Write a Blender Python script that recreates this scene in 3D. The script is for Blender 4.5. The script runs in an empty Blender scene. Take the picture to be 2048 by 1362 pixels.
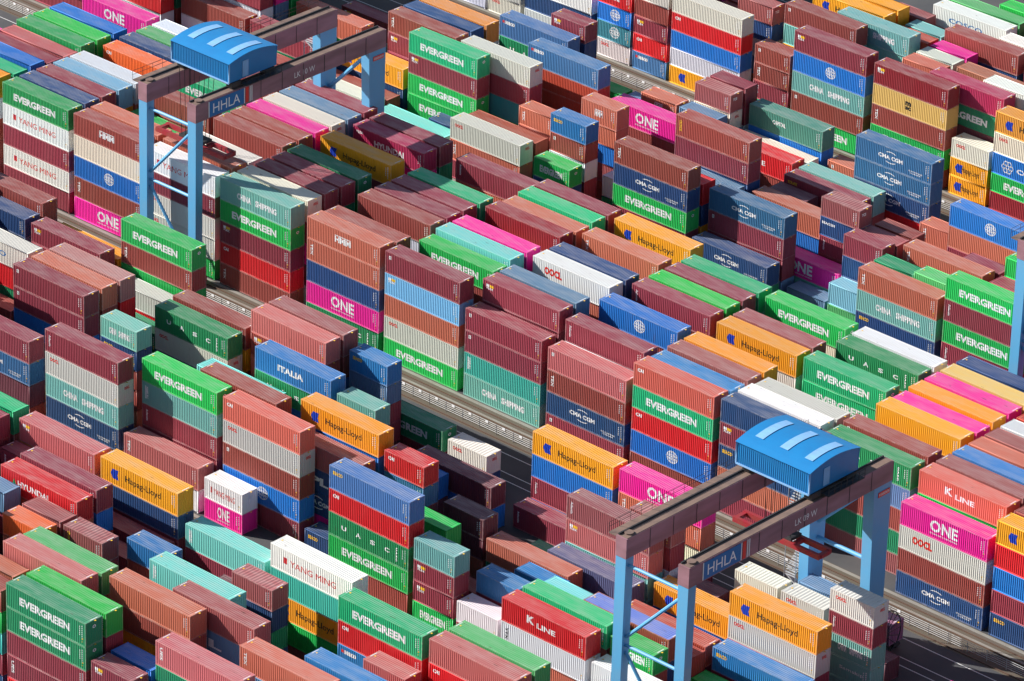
import bpy, bmesh, math, random
import numpy as np
from mathutils import Matrix, Vector
random.seed(7)
F=10416.66867910389;CH=288.79009036488276;YAW,PIT,ROL=-0.7305973152875884,0.4739182299799128,0.031149198470199094

S=bpy.context.scene; COL=S.collection
# ---- camera, sky, sun, exposure
cd=bpy.data.cameras.new('camera'); cam=bpy.data.objects.new('camera',cd); COL.objects.link(cam); S.camera=cam
cd.sensor_width=36; cd.lens=F/2048*36; cd.clip_start=10; cd.clip_end=5000
f=np.array([math.sin(YAW)*math.cos(PIT),math.cos(YAW)*math.cos(PIT),-math.sin(PIT)]); r=np.array([math.cos(YAW),-math.sin(YAW),0]); u=np.cross(r,f)
c_,s_=math.cos(ROL),math.sin(ROL); R=c_*r+s_*u; U=-s_*r+c_*u
cam.matrix_world=Matrix(((R[0],U[0],-f[0],0),(R[1],U[1],-f[1],0),(R[2],U[2],-f[2],CH),(0,0,0,1)))
S.render.resolution_x=1024; S.render.resolution_y=681
w=bpy.data.worlds.new('World'); S.world=w; w.use_nodes=True; nt=w.node_tree
sky=nt.nodes.new('ShaderNodeTexSky'); sky.sky_type='NISHITA'; sky.sun_disc=False
D=Vector((2.03,1,-1.3)).normalized(); sky.sun_elevation=math.asin(-D.z); sky.sun_rotation=math.atan2(-D.x,-D.y)
nt.links.new(sky.outputs[0],nt.nodes['Background'].inputs[0]); nt.nodes['Background'].inputs[1].default_value=0.07
sl=bpy.data.lights.new('sun','SUN'); sl.energy=5.0; sl.angle=math.radians(.5); sl.color=(1,.96,.91)
so=bpy.data.objects.new('sun',sl); COL.objects.link(so); so.rotation_euler=D.to_track_quat('-Z','Y').to_euler()
S.view_settings.view_transform='Standard'; S.view_settings.look='None'; S.view_settings.exposure=0.75
# ---- materials
def mat(name,col,rough=.6,noise=0,scale=1.,metal=0,dark=(.15,.09,.05),thr=.6,stretch=(1,1,1)):
    m=bpy.data.materials.new(name); m.use_nodes=True; n=m.node_tree.nodes; l=m.node_tree.links; b=n['Principled BSDF']
    b.inputs['Roughness'].default_value=rough; b.inputs['Metallic'].default_value=metal
    if not noise: b.inputs['Base Color'].default_value=(*col,1); return m
    tc=n.new('ShaderNodeTexCoord'); mp=n.new('ShaderNodeMapping'); mp.inputs['Scale'].default_value=stretch; no=n.new('ShaderNodeTexNoise'); no.inputs['Scale'].default_value=scale; no.inputs['Detail'].default_value=7
    rp=n.new('ShaderNodeValToRGB'); rp.color_ramp.elements[0].position=thr-.2; rp.color_ramp.elements[1].position=thr+.15
    rp.color_ramp.elements[0].color=(*col,1); rp.color_ramp.elements[1].color=tuple(col[i]*(1-noise)+dark[i]*noise for i in range(3))+(1,)
    l.new(tc.outputs['Object'],mp.inputs[0]); l.new(mp.outputs[0],no.inputs[0]); l.new(no.outputs[0],rp.inputs[0]); l.new(rp.outputs[0],b.inputs['Base Color']); return m
def paint(name,src,pale,stretch,rust):
    # factory paint, tone from the object's own colour (or the stored face colour), faded, streaked and rusty
    m=bpy.data.materials.new(name); m.use_nodes=True; n=m.node_tree.nodes; l=m.node_tree.links; b=n['Principled BSDF']; b.inputs['Roughness'].default_value=.55
    oi=n.new('ShaderNodeObjectInfo')
    if src=='obj': col=oi.outputs['Color']
    else:
        at=n.new('ShaderNodeAttribute'); at.attribute_name='Col'; col=at.outputs['Color']
    tc=n.new('ShaderNodeTexCoord'); ad=n.new('ShaderNodeVectorMath'); ad.operation='ADD'; l.new(tc.outputs['Object'],ad.inputs[0])
    sc=n.new('ShaderNodeVectorMath'); sc.operation='SCALE'; sc.inputs[0].default_value=(91,37,53); l.new(oi.outputs['Random'],sc.inputs['Scale']); l.new(sc.outputs[0],ad.inputs[1])
    mp=n.new('ShaderNodeMapping'); mp.inputs['Scale'].default_value=stretch; l.new(ad.outputs[0],mp.inputs[0])
    no=n.new('ShaderNodeTexNoise'); no.inputs['Scale'].default_value=1; no.inputs['Detail'].default_value=6; l.new(mp.outputs[0],no.inputs[0])
    mr=n.new('ShaderNodeMapRange'); mr.inputs[1].default_value=.38; mr.inputs[2].default_value=.72; mr.inputs[3].default_value=pale*.4; mr.inputs[4].default_value=pale*1.6; l.new(no.outputs[0],mr.inputs[0])
    mx=n.new('ShaderNodeMix'); mx.data_type='RGBA'; l.new(mr.outputs[0],mx.inputs[0]); l.new(col,mx.inputs[6]); mx.inputs[7].default_value=(.55,.5,.46,1)
    n2=n.new('ShaderNodeTexNoise'); n2.inputs['Scale'].default_value=2.3; n2.inputs['Detail'].default_value=9; l.new(mp.outputs[0],n2.inputs[0])
    m2=n.new('ShaderNodeMapRange'); m2.inputs[1].default_value=.66; m2.inputs[2].default_value=.76; m2.inputs[4].default_value=rust; l.new(n2.outputs[0],m2.inputs[0])
    mz=n.new('ShaderNodeMix'); mz.data_type='RGBA'; l.new(m2.outputs[0],mz.inputs[0]); l.new(mx.outputs[2],mz.inputs[6]); mz.inputs[7].default_value=(.1,.045,.03,1)
    l.new(mz.outputs[2],b.inputs['Base Color']); return m
M_SIDE=paint('side_paint','obj',.025,(.9,.9,.25),.35); M_ROOF=paint('roof_paint','obj',.2,(.35,1.3,1),.7); M_FRAME=paint('frame_paint','obj',.22,(2,2,2),.9)
S_SIDE=paint('stack_side_paint','col',.025,(.9,.9,.25),.35); S_ROOF=paint('stack_roof_paint','col',.13,(.35,1.3,1),.55)
INK={k:mat('marking_'+k,v,.5) for k,v in dict(white=(.8,.8,.8),red=(.7,.04,.03),blue=(.01,.05,.45),black=(.02,.02,.02),yellow=(.85,.5,.03),green=(.02,.3,.12),sea=(.05,.2,.45)).items()}
INKL=list(INK)
PAL=dict(mr=(.25,.04,.06),br=(.28,.062,.05),bo=(.48,.15,.1),sal=(.48,.14,.14),rr=(.3,.09,.09),rb=(.42,.07,.045),dr=(.26,.02,.03),dm=(.13,.035,.05),mg=(.4,.03,.09),
 nb=(.018,.06,.17),bl=(.01,.17,.52),bf=(.035,.18,.42),fb=(.12,.22,.36),se=(.08,.2,.43),cm=(.04,.14,.29),pbl=(.1,.11,.23),lb=(.22,.52,.75),lbg=(.22,.45,.58),
 gn=(.01,.42,.09),gb=(.015,.45,.07),gt=(.02,.4,.17),gf=(.02,.3,.09),gl=(.1,.42,.15),gd=(.01,.22,.1),gu=(.02,.24,.09),gdt=(.06,.22,.17),
 tq=(.07,.42,.36),tqf=(.18,.42,.38),tqd=(.04,.25,.26),aq=(.2,.6,.55),teo=(.05,.2,.26),wh=(.8,.8,.8),wg=(.62,.65,.69),wr=(.7,.68,.62),cr=(.72,.65,.53),gy=(.58,.57,.52),
 og=(.8,.33,.015),oo=(.72,.3,.07),pk=(.75,.04,.3),rd=(.6,.025,.035),rf=(.55,.13,.1),ms=(.66,.45,.16),tp=(.32,.08,.05),pb=(.42,.2,.19),bs=(.35,.14,.09))
PAL['or']=(.75,.16,.06)
WORD=dict(mr='maroon',br='red-brown',bo='orange-brown',sal='salmon pink',rr='ribbed rosy-brown',rb='brick red',dr='deep wine-red',dm='dark purple-brown',mg='crimson',nb='navy blue',bl='royal blue',bf='mid blue',fb='faded grey-blue',se='slate blue',cm='weathered navy',pbl='purplish blue',lb='sky blue',lbg='pale stained blue',gn='bright green',gb='vivid green',gt='sea green',gf='dull green',gl='light green',gd='dark green',gu='forest green',gdt='dark teal',tq='turquoise',tqf='faded turquoise',tqd='deep teal',aq='pale aqua',teo='petrol blue',wh='white',wg='pale grey',wr='rust-stained white',cr='cream',gy='light grey',og='orange',oo='faded orange',pk='pink',rd='red',rf='faded red',ms='sand yellow',tp='blue-topped brown',pb='stained pinkish')
WORD['or']='orange-red'
LW=dict(EG='white block lettering',EGe='white end logo',YM='red lettering',HM='white overlined letters',CO='white globe emblem',CS='condensed white lettering',CM='white arched lettering',OO='small red letters',OB='big red letters',ON='large white letters',HL='blue emblem',KL='white serif lettering',UA='four spaced white letters',UA2='small white mark',IT='white shadowed lettering',HY='triangle and lettering',HYU='white lettering',MS='black initials',MSC='black initials',CAI='small white initials',TR='small square mark',TX='vertical white lettering',AV='slim vertical lettering',FX='small label',SC='white name tag',SY='yellow name tag',CAP='white name in middle',TOU='yellow name',BLA='white name tag',COT='spaced blue letters',C6='looped emblem',HB='vertical white panel',APL='large white letters',PIL='white letters',UES='vertical white letters',HS='slim white lettering',YV='vertical yellow lettering',TC='end initials',RF='black vertical code')
W=2.438; HS,HC=2.591,2.88
# ---- mesh helpers (all numpy/bmesh)
class MB:
    def __init__(s): s.v=[];s.f=[];s.m=[]
    def face(s,pts,m=0):
        k=len(s.v); s.v+= [tuple(p) for p in pts]; s.f.append(tuple(range(k,k+len(pts)))); s.m.append(m)
    def box(s,x0,y0,z0,x1,y1,z1,m=0):
        p=[(x0,y0,z0),(x1,y0,z0),(x1,y1,z0),(x0,y1,z0),(x0,y0,z1),(x1,y0,z1),(x1,y1,z1),(x0,y1,z1)]
        k=len(s.v); s.v+=p
        for q in ((0,3,2,1),(4,5,6,7),(0,1,5,4),(1,2,6,5),(2,3,7,6),(3,0,4,7)): s.f.append(tuple(k+i for i in q)); s.m.append(m)
    def bar(s,a,b,r,m=0,n=4):
        a,b=Vector(a),Vector(b); d=(b-a).normalized(); t=d.orthogonal().normalized(); q=d.cross(t); k=len(s.v)
        for e in (a,b):
            for i in range(n):
                an=2*math.pi*(i+.5)/n; s.v.append(tuple(e+t*math.cos(an)*r+q*math.sin(an)*r))
        for i in range(n): s.f.append((k+i,k+(i+1)%n,k+n+(i+1)%n,k+n+i)); s.m.append(m)
        s.f.append(tuple(k+i for i in range(n))[::-1]); s.m.append(m); s.f.append(tuple(k+n+i for i in range(n))); s.m.append(m)
    def mesh(s,name,mats):
        me=bpy.data.meshes.new(name); me.from_pydata(s.v,[],s.f)
        for m in mats: me.materials.append(m)
        me.polygons.foreach_set('material_index',s.m); me.update(); return me
def link(name,me,parent=None,loc=None):
    o=bpy.data.objects.new(name,me); COL.objects.link(o)
    if parent: o.parent=parent
    if loc: o.location=loc
    return o
def tag(o,label=None,cat=None,group=None,kind=None):
    for k,v in (('label',label),('category',cat),('group',group),('kind',kind)):
        if v: o[k]=v
    return o
PITCH=.278
def prof(L_,a,b):   # corrugation breakpoints between a and b: list of (position, 0 outer / 1 inner)
    out=[];x=a;n=round((b-a)/PITCH);p=(b-a)/n
    for i in range(n): out+=[(x,0),(x+p*.27,0),(x+p*.5,1),(x+p*.77,1)];x+=p
    return out+[(b,0)]
def side(mb,L_,h,y,sgn,m):
    P=prof(L_,.12,L_-.12); dep=.04
    for (x0,d0),(x1,d1) in zip(P,P[1:]):
        q=[(x0,y+sgn*(.012+dep*d0),.15),(x1,y+sgn*(.012+dep*d1),.15),(x1,y+sgn*(.012+dep*d1),h-.11),(x0,y+sgn*(.012+dep*d0),h-.11)]
        mb.face(q if sgn>0 else q[::-1],m)
def end(mb,L_,h,x,sgn,m):
    P=prof(W,.12,W-.12)
    for (y0,d0),(y1,d1) in zip(P,P[1:]):
        q=[(x-sgn*(.012+.04*d0),y0,.15),(x-sgn*(.012+.04*d1),y1,.15),(x-sgn*(.012+.04*d1),y1,h-.11),(x-sgn*(.012+.04*d0),y0,h-.11)]
        mb.face(q if sgn>0 else q[::-1],m)
def roof(mb,L_,h,m,big=False):
    P=prof(L_,.35,L_-.35); dep=.03
    if big: P=[(.35+i*(L_-.7)/24,(i//1)%2) for i in range(25)]; dep=.05
    mb.face([(.03,.05,h-.02),(.35,.05,h-.02),(.35,W-.05,h-.02),(.03,W-.05,h-.02)],m); mb.face([(L_-.35,.05,h-.02),(L_-.03,.05,h-.02),(L_-.03,W-.05,h-.02),(L_-.35,W-.05,h-.02)],m)
    for (x0,d0),(x1,d1) in zip(P,P[1:]): mb.face([(x0,.05,h-.02-dep*d0),(x1,.05,h-.02-dep*d1),(x1,W-.05,h-.02-dep*d1),(x0,W-.05,h-.02-dep*d0)],m)
def frame(mb,L_,h,m):
    for y in (0,W-.07): mb.box(.17,y,0.01,L_-.17,y+.07,.15,m); mb.box(.17,y,h-.12,L_-.17,y+.07,h-.005,m)
    for x in (0,L_-.12):
        for y in (0,W-.14): mb.box(x,y,.12,x+.12,y+.14,h-.12,m)
        mb.box(x+.02,.14,.02,x+.1,W-.14,.15,m); mb.box(x+.02,.14,h-.12,x+.1,W-.14,h-.008,m)
    for x in (-.003,L_-.175):
        for y in (-.003,W-.16):
            for z in (0,h-.12): mb.box(x,y,z,x+.178,y+.163,z+.12,m)
    mb.face([(.1,.1,.14),(.1,W-.1,.14),(L_-.1,W-.1,.14),(L_-.1,.1,.14)],m)
# ---- lettering pressed onto the corrugated side
_txt={}
def text(s,bold=0.):
    k=(s,bold)
    if k in _txt: return _txt[k]
    cu=bpy.data.curves.new('lettering','FONT'); cu.body=s; cu.resolution_u=2; cu.offset=bold; cu.fill_mode='FRONT'
    o=bpy.data.objects.new('lettering',cu); COL.objects.link(o); bpy.context.view_layer.update()
    me=o.evaluated_get(bpy.context.evaluated_depsgraph_get()).to_mesh()
    v=np.array([x.co[:2] for x in me.vertices]); fs=[tuple(p.vertices) for p in me.polygons]
    v=v-v.min(0); v=v/v.max(0); bpy.data.objects.remove(o); bpy.data.curves.remove(cu); _txt[k]=(v,fs); return _txt[k]
def decal(L_,h,code):
    b=L_/12.192; it=[]   # (faces2d, ink)
    def T(s,x0,x1,z0,z1,ink,bold=.02,vert=False,skew=0):
        v,fs=text(s,bold)
        if vert: v=np.stack([v[:,1],1-v[:,0]],1); v[:,0]=v[:,0]
        P=np.stack([x0+v[:,0]*(x1-x0),z0+v[:,1]*(z1-z0)],1); it.append((P,fs,INKL.index(ink)))
    def Rr(x0,x1,z0,z1,ink): it.append((np.array([(x0,z0),(x1,z0),(x1,z1),(x0,z1)]),[(0,1,2,3)],INKL.index(ink)))
    def ring(cx,cz,rx,rz,t,ink,a0=0,a1=360,n=28):
        P=[];fs=[]
        for i in range(n+1):
            a=math.radians(a0+(a1-a0)*i/n); P+=[(cx+rx*math.cos(a),cz+rz*math.sin(a)),(cx+(rx-t)*math.cos(a),cz+(rz-t)*math.sin(a))]
        for i in range(n): fs.append((2*i,2*i+2,2*i+3,2*i+1))
        it.append((np.array(P),fs,INKL.index(ink)))
    X=L_; c=h/2
    if code=='EG': T('EVERGREEN',.17*X,.8*X,c-.48,c+.5,'white',.045)
    elif code=='YM': Rr(.16*X,.2*X,c-.3,c+.45,'red'); T('Y',.165*X,.195*X,c-.25,c+.4,'blue',.03); T('YANG MING',.24*X,.8*X,c-.38,c+.38,'red',.0)
    elif code=='HM': T('HMM',.38*X,.6*X,c-.35,c+.45,'white',.05); Rr(.38*X,.6*X,c+.5,c+.6,'white')
    elif code=='CO':
        for k in (1,.66,.3): ring(.52*X,c+.1,.85*k,.8,.09,'white')
        ring(.52*X,c+.1,.85,.35,.08,'white'); T('COSCO',.52*X-.9,.52*X+.9,c-.12,c+.32,'white',.04)
    elif code=='CS': T('CHINA',.24*X,.44*X,c-.42,c+.42,'white',.05); T('SHIPPING',.5*X,.8*X,c-.42,c+.42,'white',.05)
    elif code=='CM':
        T('CMA CGM',.3*X,.62*X,c-.2,c+.35,'white',.04); ring(.46*X,c+.1,1.3,.8,.1,'white',50,125); ring(.46*X,c+.1,1.3,.8,.1,'white',235,310); T('ECO CONTAINER',.7*X,.88*X,.75,.93,'white',.02); T('CORNEX',.72*X,.86*X,.5,.66,'white',.02)
    elif code=='OO': T('OOCL',.06*L_/b,.06*L_/b+1.5,h-1.0,h-.55,'red',.05)
    elif code=='OB': T('OOCL',.15*X,.38*X,c-.3,c+.7,'red',.06)
    elif code=='ON': T('ONE',.34*X,.66*X,c-.55,c+.9,'white',.03); T('OCEAN NETWORK EXPRESS',.34*X,.66*X,c-.9,c-.72,'white',.02)
    elif code in('HL','HLs'):
        for q in (0,.5): it.append((np.array([(.13*X+q,c),(.13*X+q+.3,c+.6),(.13*X+q+.75,c+.6),(.13*X+q+.55,c),(.13*X+q+.75,c-.6),(.13*X+q+.3,c-.6)]),[(0,3,2,1)[::-1],(0,5,4,3)],2))
        if code=='HL': T('Hapag-Lloyd',.32*X,.78*X,c-.55,c+.45,'black',.012)
        else: T('Hapag-Lloyd',.5*X,.9*X,c-.3,c+.3,'black',.012)
    elif code=='KL': T('K',.3*X,.39*X,c-.2,c+.75,'white',.05); T('LINE',.42*X,.64*X,c-.35,c+.3,'white',.03)
    elif code=='UA':
        for ch,x in zip('UASC',(.16,.34,.52,.7)): T(ch,x*X,x*X+.75,c-.25,c+.3,'white',.04)
        T('U.A.S.C.',.84*X,.84*X+.25,.5,h-.6,'white',.05,True)
    elif code=='IT': T('ITALIA',.3*X,.64*X,c-.35,c+.45,'white',.05)
    elif code=='HY': it.append((np.array([(.15*X,c-.2),(.2*X,c-.2),(.175*X,c+.5)]),[(0,1,2)],5)); T('HYUNDAI',.22*X,.62*X,c-.3,c+.45,'white',.03)
    elif code=='HYU': T('HYUNDAI',.3*X,.72*X,c-.45,c+.4,'white',.04); T('FLEX',.05*X,.05*X+1.1,h-.9,h-.55,'white',.03)
    elif code=='MSC': T('m',.44*X,.52*X,c,c+.6,'black',.06); T('sc',.44*X,.52*X,c-.6,c-.1,'black',.05)
    elif code=='CAI': T('CAI',.6,1.5,h-.95,h-.5,'white',.06)
    elif code=='TR': Rr(.6,.95,h-.95,h-.5,'white'); T('t',.68,.88,h-.9,h-.55,'black',.04)
    elif code in('TX','HB','UES','YV','AV','RF'):
        ink={'YV':'yellow','RF':'black'}.get(code,'white'); s={'TX':'TEX','AV':'Atlantis','UES':'UES','HB':'HAMBURG','YV':'CRONOS','RF':'YTX'}[code]; T(s,.62,.62+(.4 if code!='AV' else .3),h*.28,h*.8,ink,.03,True)
        if code=='HB': Rr(.5,.6,h*.25,h*.83,'white')
    elif code=='FX': Rr(.55,1.0,h-.85,h-.5,'white'); Rr(1.05,1.7,h-.85,h-.5,'yellow'); T('FLEX',.6,1.65,h-1.15,h-.9,'white',.04)
    elif code=='SC': Rr(.5,.9,h-.9,h-.55,'red'); T('seaco',.95,2.7,h-1.0,h-.5,'white',.05)
    elif code=='SY': T('SEACO',.5,2.0,h-1.0,h-.55,'yellow',.06)
    elif code=='CAP': T('CAPITAL',.32*X,.5*X,c-.1,c+.45,'white',.03)
    elif code=='TOU': T('TOUAX',.6,2.2,h-1.0,h-.6,'yellow',.05)
    elif code=='BLA': T('BEACON',.3,2.3,h-.95,h-.6,'white',.05)
    elif code=='COT': T('COSCO',.22*X,.68*X,c-.35,c+.35,'sea',.02)
    elif code=='C6':
        for a in range(6): ring(.2*X+.55*math.cos(a*1.047),c+.55*math.sin(a*1.047),.38,.38,.13,'white')
        T('COSCO',.32*X,.75*X,c-.35,c+.35,'white',.04)
    elif code in('APL','PIL'): T(code,.2*X,.6*X,c-.5,c+.5,'white',.05); 
    elif code in('HS',): T('Samskip',.3*X,.85*X,c-.1,c+.4,'white',.01)
    # vertical codes and yellow dots near the right end
    for k in range(7): Rr(X-.62,X-.5,h-.6-k*.24,h-.44-k*.24,'white')
    for k in range(5): Rr(X-.95,X-.85,h-.7-k*.24,h-.56-k*.24,'white')
    Rr(X-.62,X-.45,.75,.95,'yellow'); Rr(X-.62,X-.5,.45,.55,'yellow')
    PR=prof(X,.12,X-.12); px=[p for p,_ in PR]; pd=[d for _,d in PR]
    bm=bmesh.new()
    for P,fs,ink in it:
        vs=[bm.verts.new((p[0],0,p[1])) for p in P]
        for q in fs:
            try: fa=bm.faces.new([vs[i] for i in q]); fa.material_index=ink
            except ValueError: pass
    lo=min(v.co.x for v in bm.verts); 
    for x in px:
        if x>lo: bmesh.ops.bisect_plane(bm,geom=bm.verts[:]+bm.edges[:]+bm.faces[:],plane_co=(x,0,0),plane_no=(1,0,0),dist=1e-4)
    for v in bm.verts: v.co.y=.012+.04*float(np.interp(v.co.x,px,pd))-.006
    for xx in (.14,X-.24):                      # code strips on the roof ends
        q=[bm.verts.new(p) for p in ((xx,.9,h+.002),(xx+.09,.9,h+.002),(xx+.09,1.9,h+.002),(xx,1.9,h+.002))]; bm.faces.new(q).material_index=0
        q=[bm.verts.new((xx+.1+p[0],1.2+p[1],h-.012)) for p in ((.15,0),(.35,0),(.35,.2),(.15,.2))]; bm.faces.new(q).material_index=4
    for fa in bm.faces:
        fa.normal_update()
        if fa.normal.y>.3 or fa.normal.z<-.3: fa.normal_flip()
    if code in('EG','EGe','TC','OO','YM'):       # mark on the end wall
        ink=0 if code!='OO' else 1; v,fs=text({'TC':'TCS','OO':'OOCL','YM':'YM'}.get(code,'O'),.05); wd=.8 if code in('TC','OO') else .5
        vs=[bm.verts.new((X+.004,(.5 if code=='TC' else 1.0)+p[0]*wd,h-.95+p[1]*.4)) for p in v]
        for q in fs: bm.faces.new([vs[i] for i in q]).material_index=ink
    me=bpy.data.meshes.new('lettering'); bm.to_mesh(me); bm.free()
    for k in INKL: me.materials.append(INK[k])
    return me
CACHE={}
def meshes(L_,h,big=False):
    k=(L_,h,big)
    if k not in CACHE:
        a=MB(); side(a,L_,h,0,1,0); b=MB(); side(b,L_,h,W,-1,0); e=MB(); end(e,L_,h,L_,1,0); e2=MB(); end(e2,L_,h,0,-1,0); r_=MB(); roof(r_,L_,h,0,big); g=MB(); frame(g,L_,h,0)
        CACHE[k]=[('side_panel',a.mesh('side_panel',[M_SIDE])),('side_panel',b.mesh('side_panel',[M_SIDE])),('end_panel',e.mesh('end_panel',[M_SIDE])),('end_panel',e2.mesh('end_panel',[M_SIDE])),('roof_panel',r_.mesh('roof_panel',[M_ROOF])),('frame',g.mesh('frame',[M_FRAME]))]
    return CACHE[k]
DEC={}
def dmesh(L_,h,code):
    k=(L_,h,code)
    if k not in DEC: DEC[k]=decal(L_,h,code)
    return DEC[k]
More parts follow.
